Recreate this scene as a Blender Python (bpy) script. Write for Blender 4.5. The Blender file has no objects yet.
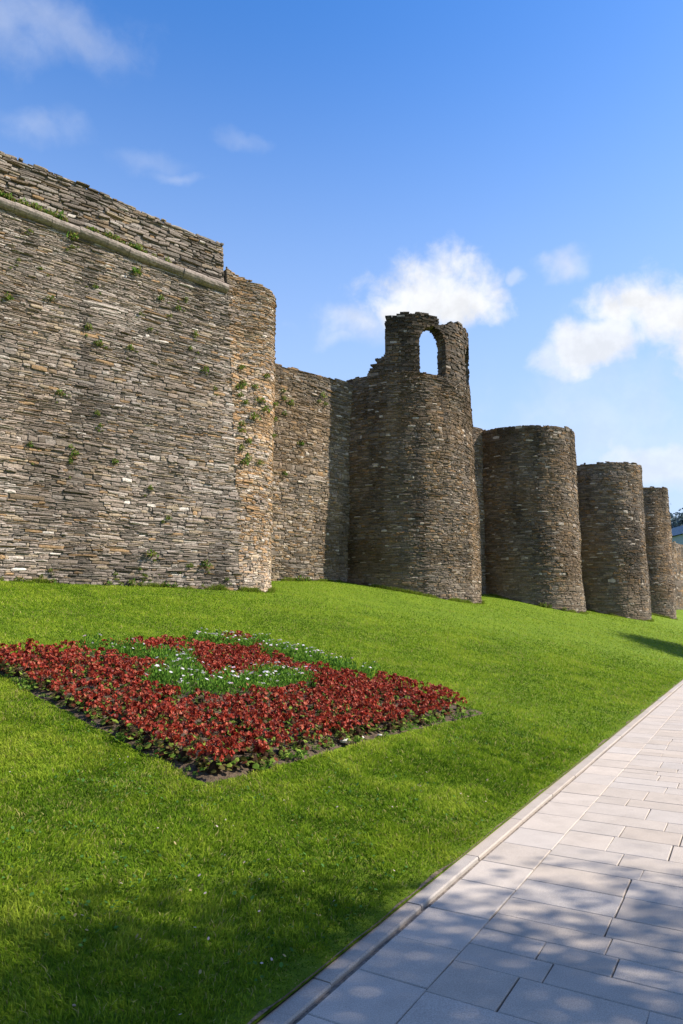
import bpy, math, random
import numpy as np
PI=math.pi
random.seed(7); RNG=np.random.default_rng(7)
sc=bpy.context.scene; COL=sc.collection
# ------------------------------------------------------------------ camera
F=700.0; PITCH=math.atan(108/F); CZ=1.6
cam=bpy.data.cameras.new('camera'); co=bpy.data.objects.new('camera',cam); COL.objects.link(co)
co.location=(0,0,CZ); co.rotation_euler=(PI/2+PITCH,0,0)
cam.sensor_fit='VERTICAL'; cam.sensor_height=36.0; cam.lens=36.0*F/1024; cam.clip_start=.05; cam.clip_end=5000
sc.camera=co
# ------------------------------------------------------------------ sun + sky
SUN_EL=math.radians(42); SUN_AZ=math.radians(90)      # azimuth measured from +Y towards +X
sl=bpy.data.lights.new('sun','SUN'); sl.energy=5.0; sl.angle=math.radians(.55); sl.color=(1,.93,.82)
so=bpy.data.objects.new('sun',sl); COL.objects.link(so); so.rotation_euler=(0,PI/2-SUN_EL,0)
sc.view_settings.view_transform='Standard'; sc.view_settings.look='None'; sc.view_settings.gamma=1
sc.view_settings.use_curve_mapping=False; sc.view_settings.exposure=0.88
sc.render.engine='CYCLES'
wd=bpy.data.worlds.new('World'); sc.world=wd; wd.use_nodes=True
nt=wd.node_tree; nt.nodes.clear()
class NT:
    def __init__(s,t): s.t=t
    def n(s,ty,**k):
        x=s.t.nodes.new(ty)
        for a,b in k.items(): setattr(x,a,b)
        return x
    def l(s,a,b): s.t.links.new(a,b)
    def put(s,sock,v):
        if hasattr(v,'is_output'): s.l(v,sock)
        else: sock.default_value=v
    def m(s,op,a,b=None,c=None,clamp=False):
        x=s.n('ShaderNodeMath',operation=op); x.use_clamp=clamp
        s.put(x.inputs[0],a)
        if b is not None: s.put(x.inputs[1],b)
        if c is not None: s.put(x.inputs[2],c)
        return x.outputs[0]
    def ss(s,v,a,b,o0=0,o1=1):
        x=s.n('ShaderNodeMapRange',interpolation_type='SMOOTHSTEP'); s.put(x.inputs[0],v)
        for i,q in enumerate((a,b,o0,o1)): x.inputs[i+1].default_value=q
        return x.outputs[0]
    def noise(s,vec,scale,detail=4,rough=.55,dist=0):
        x=s.n('ShaderNodeTexNoise'); x.inputs['Scale'].default_value=scale; x.inputs['Detail'].default_value=detail
        x.inputs['Roughness'].default_value=rough; x.inputs['Distortion'].default_value=dist
        if vec is not None: s.l(vec,x.inputs['Vector'])
        return x.outputs['Fac']
    def mix(s,f,a,b,mode='MIX'):
        x=s.n('ShaderNodeMix',data_type='RGBA',blend_type=mode); s.put(x.inputs[0],f); s.put(x.inputs[6],a); s.put(x.inputs[7],b)
        return x.outputs[2]
N=NT(nt)
sky=N.n('ShaderNodeTexSky',sky_type='NISHITA'); sky.sun_disc=False; sky.sun_elevation=SUN_EL; sky.sun_rotation=SUN_AZ
sky.air_density=1.0; sky.dust_density=.7; sky.ozone_density=3.0; sky.altitude=400
geo=N.n('ShaderNodeTexCoord'); vec=geo.outputs['Generated']
sp=N.n('ShaderNodeSeparateXYZ'); N.l(vec,sp.inputs[0])
azn=N.m('MULTIPLY',N.m('ARCTAN2',sp.outputs[0],sp.outputs[1]),180/PI); eln=N.m('MULTIPLY',N.m('ARCSINE',sp.outputs[2]),180/PI)
n1=N.noise(vec,26,8,.6,.2); n2=N.noise(vec,6,4,.5,.3)
nn=N.m('ADD',N.m('MULTIPLY',N.m('SUBTRACT',n1,.5),1.15),N.m('MULTIPLY',N.m('SUBTRACT',n2,.5),1.3))
CL=[(7.3,25.9,7.2,3.3,1,0),(10.61,25.2,4.0,2.7,1,0),(4.6,24.9,4.2,2.3,1,0),(1.6,23.6,5.2,1.7,.7,1),(-.56,22.5,2.5,.8,.35,1),
(25.6,22.0,5.2,3.4,1,0),(21.5,20.9,5.2,2.0,.9,0),(18.2,20.4,4.2,1.6,.6,0),(28.6,20.2,4.5,3.2,1,0),(19.4,26.6,2.6,1.0,.6,1),(15.2,26.3,1.2,.7,.35,0),
(-25.2,40.6,8.0,2.2,.30,1),(-29,39.8,4,2.6,.30,1),(-25.9,35.24,4.4,1.2,.24,1),(-16.7,34.0,3.7,.9,.14,1),(-14.56,33.28,2.4,.5,.22,1),(-9.5,35.87,2.8,.6,.15,1),
(25.66,11.8,6.5,2.6,.6,0),(22,14,14,8,.3,1),(60,25,9,4,.9,0),(-70,30,12,4,.8,0),(120,35,14,5,.9,0),(180,28,18,5,.9,0)]
wn=N.n('ShaderNodeTexNoise'); wn.inputs['Scale'].default_value=9; wn.inputs['Detail'].default_value=5; N.l(vec,wn.inputs['Vector']); ws=N.n('ShaderNodeSeparateColor'); N.l(wn.outputs['Color'],ws.inputs[0])
azn=N.m('ADD',azn,N.m('MULTIPLY',N.m('SUBTRACT',ws.outputs[0],.5),9)); eln=N.m('ADD',eln,N.m('MULTIPLY',N.m('SUBTRACT',ws.outputs[1],.5),5))
tot=None
for a,e,ra,re,st,soft in CL:
    dx=N.m('DIVIDE',N.m('SUBTRACT',azn,a),ra); dy=N.m('DIVIDE',N.m('SUBTRACT',eln,e),re)
    d=N.m('SQRT',N.m('ADD',N.m('MULTIPLY',dx,dx),N.m('MULTIPLY',dy,dy)))
    v=N.m('ADD',N.m('SUBTRACT',1.0,d),nn)
    v=N.ss(v,-.12 if not soft else -.2,.62 if not soft else 1.2,0,st)
    tot=v if tot is None else N.m('MAXIMUM',tot,v)
cloudshade=N.ss(N.noise(vec,22,5,.6),.35,.65,.86,1.0)
cc=N.n('ShaderNodeCombineColor')
for i,b in enumerate((4.5,4.6,4.8)): N.l(N.m('MULTIPLY',cloudshade,b),cc.inputs[i])
hs=N.n('ShaderNodeHueSaturation'); hs.inputs['Saturation'].default_value=1.3; hs.inputs['Hue'].default_value=.506; hs.inputs['Value'].default_value=1.27; N.l(sky.outputs[0],hs.inputs['Color'])
el0=N.m('MULTIPLY',N.m('ARCSINE',sp.outputs[2]),180/PI)
skc=N.mix(N.m('POWER',N.ss(el0,50,2,0,.94),1.15),hs.outputs[0],(2.7,3.45,4.7,1))
colr=N.mix(tot,skc,cc.outputs[0])
bg=N.n('ShaderNodeBackground'); N.l(colr,bg.inputs[0]); bg.inputs[1].default_value=.12
wo=N.n('ShaderNodeOutputWorld'); N.l(bg.outputs[0],wo.inputs[0])

# ------------------------------------------------------------------ value noise in numpy
_T=np.random.default_rng(3).random((64,64,64))
def vn(x,y,z=0.):
    x,y,z=np.broadcast_arrays(np.asarray(x,float),np.asarray(y,float),np.asarray(z,float))
    xi=np.floor(x).astype(int);yi=np.floor(y).astype(int);zi=np.floor(z).astype(int)
    fx=x-xi;fy=y-yi;fz=z-zi; fx=fx*fx*(3-2*fx);fy=fy*fy*(3-2*fy);fz=fz*fz*(3-2*fz)
    g=lambda a,b,c:_T[(xi+a)&63,(yi+b)&63,(zi+c)&63]
    l=lambda a,b,t:a+(b-a)*t
    return l(l(l(g(0,0,0),g(1,0,0),fx),l(g(0,1,0),g(1,1,0),fx),fy),l(l(g(0,0,1),g(1,0,1),fx),l(g(0,1,1),g(1,1,1),fx),fy),fz)
def fbm(x,y,z=0.,o=4):
    s=0;a=.5;t=0
    for i in range(o):
        s=s+a*vn(np.asarray(x)*2**i+i*7.3,np.asarray(y)*2**i+i*3.1,np.asarray(z)*2**i+i*5.7);t+=a;a*=.5
    return s/t
def sst(a,b,x):
    t=np.clip((np.asarray(x,float)-a)/(b-a),0,1);return t*t*(3-2*t)
# ------------------------------------------------------------------ mesh building
class MB:
    def __init__(s): s.V=[];s.L=[];s.S=[];s.M=[];s.C=[];s.n=0
    def add(s,V,faces,col=(1,1,1),mat=0):
        """V (n,3); faces: list of index arrays, each (k,m) of faces with m corners"""
        V=np.asarray(V,float).reshape(-1,3); 
        for f in faces:
            f=np.asarray(f,int)
            if f.size==0: continue
            s.L.append((f+s.n).ravel()); s.S.append(np.full(len(f),f.shape[1])); s.M.append(np.full(len(f),mat))
        s.V.append(V); c=np.asarray(col,float)
        if c.ndim==1: c=np.tile(c,(len(V),1))
        s.C.append(c); s.n+=len(V)
    def box(s,c,h,rz=0,col=(1,1,1),mat=0,jit=0):
        v=np.array([[x,y,z] for z in (-1,1) for x,y in ((-1,-1),(1,-1),(1,1),(-1,1))],float)*h
        if jit: v+=RNG.normal(0,jit,v.shape)
        r=np.array([[math.cos(rz),-math.sin(rz),0],[math.sin(rz),math.cos(rz),0],[0,0,1]])
        s.add(v@r.T+c,[[[0,3,2,1],[4,5,6,7],[0,1,5,4],[1,2,6,5],[2,3,7,6],[3,0,4,7]]],col,mat)
    def mesh(s,name):
        me=bpy.data.meshes.new(name)
        V=np.concatenate(s.V);L=np.concatenate(s.L);S=np.concatenate(s.S);M=np.concatenate(s.M);C=np.concatenate(s.C)
        me.vertices.add(len(V)); me.vertices.foreach_set('co',V.ravel())
        me.loops.add(len(L)); me.loops.foreach_set('vertex_index',L)
        me.polygons.add(len(S)); st=np.concatenate([[0],np.cumsum(S)[:-1]]); me.polygons.foreach_set('loop_start',st)
        me.polygons.foreach_set('material_index',M)
        a=me.attributes.new('tint','FLOAT_COLOR','POINT'); a.data.foreach_set('color',np.c_[C,np.ones(len(C))].ravel())
        me.shade_flat(); me.update(calc_edges=True); me.validate()
        return me
def link(name,me,mats,parent=None,**tags):
    if isinstance(me,MB): me=me.mesh(name)
    if not me.materials:
        for m in mats: me.materials.append(m)
    o=bpy.data.objects.new(name,me); COL.objects.link(o)
    if parent: o.parent=parent
    for k,v in tags.items(): o[k]=v
    return o
def empty(name,loc,**tags):
    o=bpy.data.objects.new(name,None); o.location=loc; o.empty_display_size=.3; COL.objects.link(o)
    for k,v in tags.items(): o[k]=v
    return o
def reloc(o,parent):      # part built in world coordinates, parent at its base
    o.parent=parent; o.location=-np.array(parent.location)
def grid_faces(nu,nv):
    i=np.arange(nu-1)[:,None]*nv+np.arange(nv-1)[None,:]; i=i.ravel()
    return np.c_[i,i+nv,i+nv+1,i+1]
# ------------------------------------------------------------------ materials
def mat(name,rough=.9,bump=0,bscale=20,var=.0,vscale=8,base=None,tint=True,trans=0,spec=.2,extra=None):
    m=bpy.data.materials.new(name); m.use_nodes=True; t=m.node_tree; t.nodes.clear(); K=NT(t)
    out=K.n('ShaderNodeOutputMaterial'); p=K.n('ShaderNodeBsdfPrincipled'); p.inputs['Roughness'].default_value=rough
    p.inputs['Specular IOR Level'].default_value=spec
    tc=K.n('ShaderNodeTexCoord').outputs['Object']
    c=None
    if tint: a=K.n('ShaderNodeAttribute',attribute_name='tint'); c=a.outputs['Color']
    if base is not None:
        r=K.n('ShaderNodeRGB'); r.outputs[0].default_value=(*base,1)
        c=r.outputs[0] if c is None else K.mix(1.0,c,r.outputs[0],'MULTIPLY')
    if extra: c=extra(K,tc,c)
    if var:
        f=K.ss(K.noise(tc,vscale,5,.6),.3,.7,1-var,1+var)
        g=K.n('ShaderNodeCombineColor'); [K.l(f,g.inputs[i]) for i in range(3)]
        c=K.mix(1.0,c,g.outputs[0],'MULTIPLY')
    K.l(c,p.inputs['Base Color'])
    if bump:
        b=K.n('ShaderNodeBump'); b.inputs['Strength'].default_value=1; b.inputs['Distance'].default_value=bump
        K.l(K.noise(tc,bscale,5,.65),b.inputs['Height']); K.l(b.outputs[0],p.inputs['Normal'])
    if trans:
        tr=K.n('ShaderNodeBsdfTranslucent'); K.l(c,tr.inputs[0]); mx=K.n('ShaderNodeMixShader'); mx.inputs[0].default_value=trans
        K.l(p.outputs[0],mx.inputs[1]); K.l(tr.outputs[0],mx.inputs[2]); K.l(mx.outputs[0],out.inputs[0])
    else: K.l(p.outputs[0],out.inputs[0])
    return m
def lichen(K,tc,c):
    f=K.ss(K.noise(tc,3.2,6,.65),.5,.72,0,.55)
    c=K.mix(f,c,(.115,.100,.078,1))
    g=K.ss(K.noise(tc,14,4,.6),.62,.75,0,.6)
    c=K.mix(g,c,(.34,.32,.285,1)); h=K.ss(K.noise(tc,5.5,6,.7,.4),.62,.72,0,.35); return K.mix(h,c,(.115,.115,.045,1))
M_STONE=mat('slate_stone',.92,.012,28,.32,24,extra=lichen)
M_MORTAR=mat('earth_mortar',.97,.03,14,.45,9,base=(.135,.113,.088))
M_MOULD=mat('moulding_stone',.9,.01,30,.3,14,base=(.24,.195,.16))
M_SOIL=mat('dark_soil',.97,.03,30,.5,25,base=(.085,.060,.040),tint=False)
M_LEAF=mat('leaf',.75,trans=.35,spec=.08)
M_PETAL=mat('petal',.55,trans=.3,spec=.25)
M_GRASS=mat('grass_blade',.8,trans=.4,spec=.04)
M_BARK=mat('bark',.9,.02,12,.35,8,base=(.12,.09,.065),tint=False)
# ------------------------------------------------------------------ terrain
TH=math.radians(30.4); DX,DY=math.sin(TH),math.cos(TH)
def uv(x,y): return x*DX+y*DY, -x*DY+y*DX          # u along the path, t to the left of it
def xy(u,t): return u*DX-t*DY, u*DY+t*DX
CP=[(-9.1,18.6,2.63),(-3.35,23.1,2.55),(-2.3,25.4,2.6),(-2.9,31,3.3),(.27,33.8,3.38),(.8,34.2,3.3),(3.25,33.2,2.85),(7.0,37,2.6),
(8.8,40,2.9),(11.2,39.4,2.33),(14.6,42.7,2.1),(17.3,49,2.2),(22.4,51.5,1.68),(28.3,60,1.75),(26,56.5,1.7),(44.5,96,2.65),(50,90,2.3),
(-15,12.6,2.9),(-22,6,3.0),(-30,0,3.1),(-10,40,3.6),(10,60,3.3),(30,80,3.2),(40,120,3),(-30,30,3.6),
(-14,5,2.3),(-8,-2,1.5),(38,75,2.2)]
for u in (-14,-8,-4,0,4,8,12,16,20,26,32,40,50,60,75,90,110,130): CP.append((*xy(u,1.9),.03))
for u,s in ((2,.13),(6,.15),(10,.15),(14,.16)):
    for t in (4,6.5): CP.append((*xy(u,t),.03+s*(t-1.9)))
CP=np.array(CP,float)
def _k(r2): return np.where(r2>0,r2*np.log(np.maximum(r2,1e-12))*.5,0)
_n=len(CP); _A=np.zeros((_n+3,_n+3)); _d2=((CP[:,None,:2]-CP[None,:,:2])**2).sum(-1)
_A[:_n,:_n]=_k(_d2)+np.eye(_n)*.4; _A[:_n,_n]=1; _A[:_n,_n+1:]=CP[:,:2]; _A[_n,:_n]=1; _A[_n+1:,:_n]=CP[:,:2].T
_W=np.linalg.solve(_A,np.r_[CP[:,2],0,0,0])
def H(x,y):
    x=np.asarray(x,float);y=np.asarray(y,float)
    z=_W[_n]+_W[_n+1]*x+_W[_n+2]*y
    for i in range(_n): z=z+_W[i]*_k((x-CP[i,0])**2+(y-CP[i,1])**2)
    u,t=uv(x,y); far=sst(130,190,np.hypot(x,y)); z=z*(1-far)+2.0*far
    k=sst(1.85,3.4,t); zl=.02+np.clip(t-1.85,0,9)*.12
    z=np.where(t<1.85,.02,zl*(1-k)+np.maximum(z,.02)*k)
    return z+.035*(fbm(x*.5,y*.5,3.)-.5)*sst(2,4,t)
# ------------------------------------------------------------------ ground, lawn, pavement, road
GRASS_DARK=np.array((.048,.105,.008)); GRASS_MID=np.array((.150,.250,.012)); GRASS_LITE=np.array((.30,.37,.035))
def lawn_mat():
    m=bpy.data.materials.new('lawn_turf'); m.use_nodes=True; t=m.node_tree; t.nodes.clear(); K=NT(t)
    out=K.n('ShaderNodeOutputMaterial'); p=K.n('ShaderNodeBsdfPrincipled'); p.inputs['Roughness'].default_value=.85; p.inputs['Specular IOR Level'].default_value=.1
    tc=K.n('ShaderNodeTexCoord').outputs['Object']
    a=K.ss(K.noise(tc,.8,6,.65),.32,.68); b=K.ss(K.noise(tc,9,6,.7),.3,.7); c=K.ss(K.noise(tc,45,4,.7),.3,.7)
    col=K.mix(K.m('ADD',K.m('MULTIPLY',a,.45),K.m('MULTIPLY',b,.55)),(.090,.150,.008,1),(.190,.258,.014,1))
    col=K.mix(K.m('MULTIPLY',c,.5),col,(.08,.14,.012,1))
    y=K.ss(K.noise(tc,2.3,6,.7),.60,.78,0,.55); col=K.mix(y,col,(.24,.25,.06,1))
    K.l(col,p.inputs['Base Color'])
    bp=K.n('ShaderNodeBump'); bp.inputs['Strength'].default_value=1; bp.inputs['Distance'].default_value=.05
    K.l(K.noise(tc,30,5,.7),bp.inputs['Height']); K.l(bp.outputs[0],p.inputs['Normal']); K.l(p.outputs[0],out.inputs[0])
    return m
M_LAWN=lawn_mat()
us=np.concatenate([np.linspace(-30,-6,30)[:-1],np.linspace(-6,30,181)[:-1],np.linspace(30,90,121)[:-1],np.linspace(90,260,80)])
ts=np.concatenate([np.linspace(1.838,14,90)[:-1],np.linspace(14,34,60)[:-1],np.linspace(34,160,60)])
U,T=np.meshgrid(us,ts,indexing='ij'); X,Y=xy(U,T)
b=MB(); b.add(np.c_[X.ravel(),Y.ravel(),H(X,Y).ravel()],[grid_faces(len(us),len(ts))[:,::-1]])
lawn=link('lawn',b,[M_LAWN],kind='structure')
for p in lawn.data.polygons: p.use_smooth=True
b=MB(); b.add([[-2500,-2500,-.35],[2500,-2500,-.35],[2500,2500,-.35],[-2500,2500,-.35]],[[[0,1,2,3]]]); link('ground',b,[M_LAWN],kind='structure')
def strip(mb,t0,t1,z,u0=-30,u1=260,n=2,col=(1,1,1)):
    u=np.linspace(u0,u1,n); a=np.array([(*xy(q,t0),z) for q in u]+[(*xy(q,t1),z) for q in u])
    i=np.arange(n-1); mb.add(a,[np.c_[i,i+1,i+1+n,i+n]],col)
# granite paving
def granite(K,tc,c):
    s=K.ss(K.noise(tc,170,3,.85),.32,.68,.74,1.18); g=K.n('ShaderNodeCombineColor'); [K.l(s,g.inputs[i]) for i in range(3)]
    c=K.mix(1.0,c,g.outputs[0],'MULTIPLY')
    f=K.ss(K.noise(tc,2.6,7,.7),.46,.72,0,.38); c=K.mix(f,c,(.27,.235,.20,1))
    d=K.ss(K.noise(tc,8,6,.75),.62,.72,0,.45); c=K.mix(d,c,(.22,.19,.16,1)); e=K.ss(K.noise(tc,38,3,.6),.70,.74,0,.5); return K.mix(e,c,(.16,.13,.10,1))
M_PAVE=mat('granite_paving',.8,.0015,120,.05,5,extra=granite,spec=.25)
M_JOINT=mat('joint_dirt',.95,.01,60,.4,30,base=(.17,.14,.115),tint=False)
b=MB(); strip(b,1.752,-5,-.014); strip(b,1.9,1.748,-.03)
link('pavement_bed',b,[M_JOINT],kind='structure')
b=MB()
def slab(u0,u1,t0,t1,tone,z=0,th=.012,bev=.004,dz=0):
    g=.0028
    u0+=g;u1-=g;t0+=g;t1-=g
    def ring(k,zz): return [(*xy(u0+k,t0+k),zz),(*xy(u1-k,t0+k),zz),(*xy(u1-k,t1-k),zz),(*xy(u0+k,t1-k),zz)]
    V=np.array(ring(0,z-th)+ring(0,z-bev)+ring(bev,z)); V[:,:2]+=np.tile(RNG.normal(0,.0022,(4,2)),(3,1)); V[4:,2]+=dz+RNG.normal(0,.0008,1)
    f=[[8,9,10,11][::-1]]
    for q in (0,4):
        for i in range(4): j=(i+1)%4; f.append([q+i,q+4+i,q+4+j,q+j])
    b.add(V,[np.array(f)],tone)
def tone(): 
    k=RNG.normal(1,.035); w=RNG.normal(0,.005); return np.array((.400+w,.342,.290-w))*k
u=-5.2
while u<130:
    du=.44+RNG.normal(0,.035); slab(u,u+du,1.373,1.727,tone()*1.07); u+=du
u=-5.0; row=0
while u<120:
    du=RNG.choice([.21,.27,.33,.38],p=[.25,.3,.25,.2]); t=1.373-RNG.uniform(0,.55); t_hi=1.373
    while t_hi>-4.95:
        w=RNG.uniform(.34,.68); t_lo=max(-5,t_hi-w) if t_hi<1.373 else t_hi-RNG.uniform(.25,.65)
        if u>45: t_lo=max(-5,t_hi-1.2)
        slab(u,u+du,t_lo,t_hi,tone()); t_hi=t_lo
    u+=du; row+=1
link('pavement',b,[M_PAVE],kind='structure')
b=MB(); u=-6
while u<130:
    du=1.0+RNG.normal(0,.04)
    g=.004; z=.011+RNG.normal(0,.002); A=1.752+RNG.normal(0,.002); B=1.846
    V=[(*xy(u+g,A),-.05),(*xy(u+du-g,A),-.05),(*xy(u+du-g,B),-.05),(*xy(u+g,B),-.05),
       (*xy(u+g,A),z-.008),(*xy(u+du-g,A),z-.008),(*xy(u+du-g,A+.007),z),(*xy(u+g,A+.007),z),(*xy(u+du-g,B),z),(*xy(u+g,B),z)]
    f4=[[0,4,5,1],[4,7,6,5],[7,9,8,6],[3,2,8,9]]
    b.add(V,[np.array(f4),np.array([[0,3,9,7,4],[1,5,6,8,2]])],tone()*.9); u+=du
link('kerb',b,[M_PAVE],kind='structure')
M_ASPH=mat('asphalt',.9,.004,90,.2,40,base=(.055,.055,.057),tint=False)
b=MB(); strip(b,-9.2,-17,-.12); link('road',b,[M_ASPH],kind='structure')
b=MB(); strip(b,-5.12,-9,-.02); link('verge',b,[M_LAWN],kind='structure')
b=MB()
for t0,t1,z in ((-5.0,-5.12,.03),(-9,-9.2,.0)):
    P=[(*xy(uu,tt),zz) for uu in (-30,200) for tt,zz in ((t0,-.2),(t0,z),(t1,z),(t1,-.2))]
    b.add(P,[np.array([[0,1,5,4],[1,2,6,5],[2,3,7,6]])],(.45,.42,.38))
link('edging_kerb',b,[M_PAVE],kind='structure')

# bare soil showing between the kerb and the lawn
b=MB(); uu=np.linspace(-6,60,900); w_=.004+.055*sst(.42,.85,fbm(uu*2.5,0.,4.,4)); zz=[]
for k in range(4):
    tt=1.842+w_*k/3; x_,y_=xy(uu,tt); zz.append(np.c_[x_,y_,H(x_,y_)+.010-.012*(k==3)])
V=np.stack(zz,1).reshape(-1,3); b.add(V,[grid_faces(900,4)[:,::-1]]); link('soil_strip',b,[mat('dry_soil',.97,.02,60,.5,40,base=(.16,.12,.08),tint=False)],kind='structure')
# ------------------------------------------------------------------ masonry
def stone_color(P,style,n):
    """albedo per stone; P (n,3) stone centres"""
    x,y,z=P.T; r=RNG.random((n,)); r2=RNG.random(n)
    grey=np.array((.275,.228,.192)); light=np.array((.37,.325,.285)); dark=np.array((.165,.142,.118)); ochre=np.array((.33,.215,.115)); tan=np.array((.33,.265,.190)); brown=np.array((.20,.148,.098))
    streak=fbm(x*1.6+3,y*1.6,z*.16,3); zone=fbm(x*.33+5,y*.33,z*.4+3,3)
    big=fbm(x*.45+9,y*.45,z*.45,3); med=fbm(x*1.3,y*1.3+4,z*1.6,3)
    wts={'face':(.44,.17,.20,.04,.10,.05),'corner':(.14,.12,.10,.25,.31,.08),'curtain':(.24,.12,.25,.06,.18,.15),'tower':(.26,.05,.27,.10,.13,.19),'ruin':(.24,.05,.34,.07,.10,.2)}[style]
    pal=np.array([grey,light,dark,ochre,tan,brown]); cw=np.cumsum(wts)/sum(wts)
    rr=np.clip(r+ (med-.5)*.9*(1 if style!='face' else .5),0,.9999)
    idx=np.searchsorted(cw,rr if style!='face' else r); idx=np.clip(idx,0,5)
    c=pal[idx]*(1+.14*(r2[:,None]-.5)*2)
    oc=sst(.52,.66,big)*({'face':.12,'corner':.65,'curtain':.3,'tower':.38,'ruin':.25}[style])
    c=c*(1-oc[:,None])+ (ochre*(.7+.5*r2[:,None]))*oc[:,None]
    # dark weathering crust in patches, more of it high up (a real stain on the old stone)
    dk=sst(.50,.66,fbm(x*.6,y*.6+20,z*.35,3))*{'face':.25,'corner':.15,'curtain':.4,'tower':.55,'ruin':.6}[style]
    hi=sst(9,14,z)*{'face':.10,'corner':.15,'curtain':.45,'tower':.35,'ruin':.45}[style]
    k=1-np.clip(dk*.55+hi*.5,0,.75); c=c*k[:,None]
    lo=sst(4.5,2.4,z)*{'face':.0,'corner':.5,'curtain':.35,'tower':.35,'ruin':0}[style]
    c=c*(1-lo[:,None])+np.array((.36,.32,.28))*(.7+.6*r2[:,None])*lo[:,None]
    sk=1-sst(.50,.68,streak)*.38-sst(.52,.66,zone)*.22; c=c*sk[:,None]
    bright=(RNG.random(n)<(.03 if style in ('tower','curtain') else .012))[:,None]; c=np.where(bright,np.array((.52,.47,.42))*(.85+.3*r2[:,None]),c)
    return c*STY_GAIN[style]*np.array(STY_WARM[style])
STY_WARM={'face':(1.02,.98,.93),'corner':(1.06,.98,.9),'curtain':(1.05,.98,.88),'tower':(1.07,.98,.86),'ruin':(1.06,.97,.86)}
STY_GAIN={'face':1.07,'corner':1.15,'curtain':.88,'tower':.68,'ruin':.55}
OUT=np.array([(-1,-.8),(-.45,-1),(.4,-1),(1,-.75),(1,.78),(.45,1),(-.4,1),(-1,.8)])
def add_stones(mb,S,s0,s1,bot,top,style,hm=.085,wm=.28,proud=(.01,.06),keep=None,detail=True,tilt=.03,wob=.05,gap=.010,gain=1.0):
    """irregular coursed slate rubble over the surface S(s,h)->P,N"""
    cells=[]; h=min(float(np.min(bot(np.linspace(s0,s1,30)))),1e9)-.15; hmax=float(np.max(top(np.linspace(s0,s1,200))))+.2
    while h<hmax:
        hh=hm*math.exp(RNG.normal(0,.34))*(.75+.6*float(vn(h*.9,s0,2.))); s=s0+RNG.uniform(-wm,0)
        while s<s1:
            w=wm*math.exp(RNG.normal(0,.48)); a=max(s,s0); e=min(s+w,s1)
            if e-a>.04:
                if hh>hm*1.05 and RNG.random()<.38:
                    k=RNG.uniform(.35,.65); cells.append((a,e,h,h+hh*k))
                    if RNG.random()<.5 and e-a>wm*.8: m=a+(e-a)*RNG.uniform(.3,.7); cells.append((a,m,h+hh*k,h+hh)); cells.append((m,e,h+hh*k,h+hh))
                    else: cells.append((a,e,h+hh*k,h+hh))
                else: cells.append((a,e,h,h+hh))
            s+=w
        h+=hh
    A=np.array(cells); cs=(A[:,0]+A[:,1])/2; ch=(A[:,2]+A[:,3])/2
    wv=(fbm(cs*.55,ch*.8,s0,3)-.5)*2*wob; 
    ok=(ch+wv>bot(cs)-.15)&(ch+wv<top(cs))
    if keep is not None: ok&=keep(cs,ch+wv)
    ok&=RNG.random(len(cs))>.012
    A=A[ok];cs=cs[ok];ch=ch[ok]+wv[ok]; n=len(A)
    w=(A[:,1]-A[:,0])/2-gap*RNG.uniform(.4,1.6,n); hh=(A[:,3]-A[:,2])/2-gap*RNG.uniform(.2,1.1,n); w=np.maximum(w,.015);hh=np.maximum(hh,.010)
    tl=RNG.normal(0,tilt,n)+ (fbm(cs*.7+30,ch*.7,1.,2)-.5)*tilt*3
    pr=RNG.uniform(proud[0],proud[1],n)+ (RNG.random(n)<.07)*.03
    J=RNG.normal(0,1,(n,8,2))*np.array((.06,.13))
    O=(OUT[None]+J)
    def ringpts(k,depth,shrink_abs=0):
        a=O[...,0]*(w[:,None]*k-shrink_abs); bb=O[...,1]*(hh[:,None]*k-shrink_abs)
        s=cs[:,None]+a; h=ch[:,None]+bb+tl[:,None]*a
        P,Nn=S(s.ravel(),h.ravel()); d=np.repeat(depth,8) if np.ndim(depth) else depth
        return (P+Nn*(np.asarray(d)[:,None] if np.ndim(d) else d)).reshape(n,8,3)
    r0=ringpts(1.0,-.05); bev=np.minimum(.012,hh.min()*.5 if n else .01)
    r1=ringpts(1.0,pr-.010,0); r2=ringpts(1.0,pr+RNG.normal(0,.003,n),.009)
    P,Nn=S(cs+w*RNG.uniform(-.3,.3,n),ch); ctr=(P+Nn*(pr+.006+RNG.uniform(-.004,.010,n))[:,None])[:,None,:]
    r1+=RNG.normal(0,.004,r1.shape); r2+=RNG.normal(0,.004,r2.shape)
    V=np.concatenate([r0,r1,r2,ctr],1)   # 25 verts
    i=np.arange(8); j=(i+1)%8
    fq=np.concatenate([np.c_[i,j,j+8,i+8],np.c_[i+8,j+8,j+16,i+16]]); ft=np.c_[i+16,j+16,np.full(8,24)]
    base=(np.arange(n)*25)[:,None,None]
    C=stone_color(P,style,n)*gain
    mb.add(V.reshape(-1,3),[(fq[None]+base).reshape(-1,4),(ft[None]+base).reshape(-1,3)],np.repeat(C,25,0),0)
    return n
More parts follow.
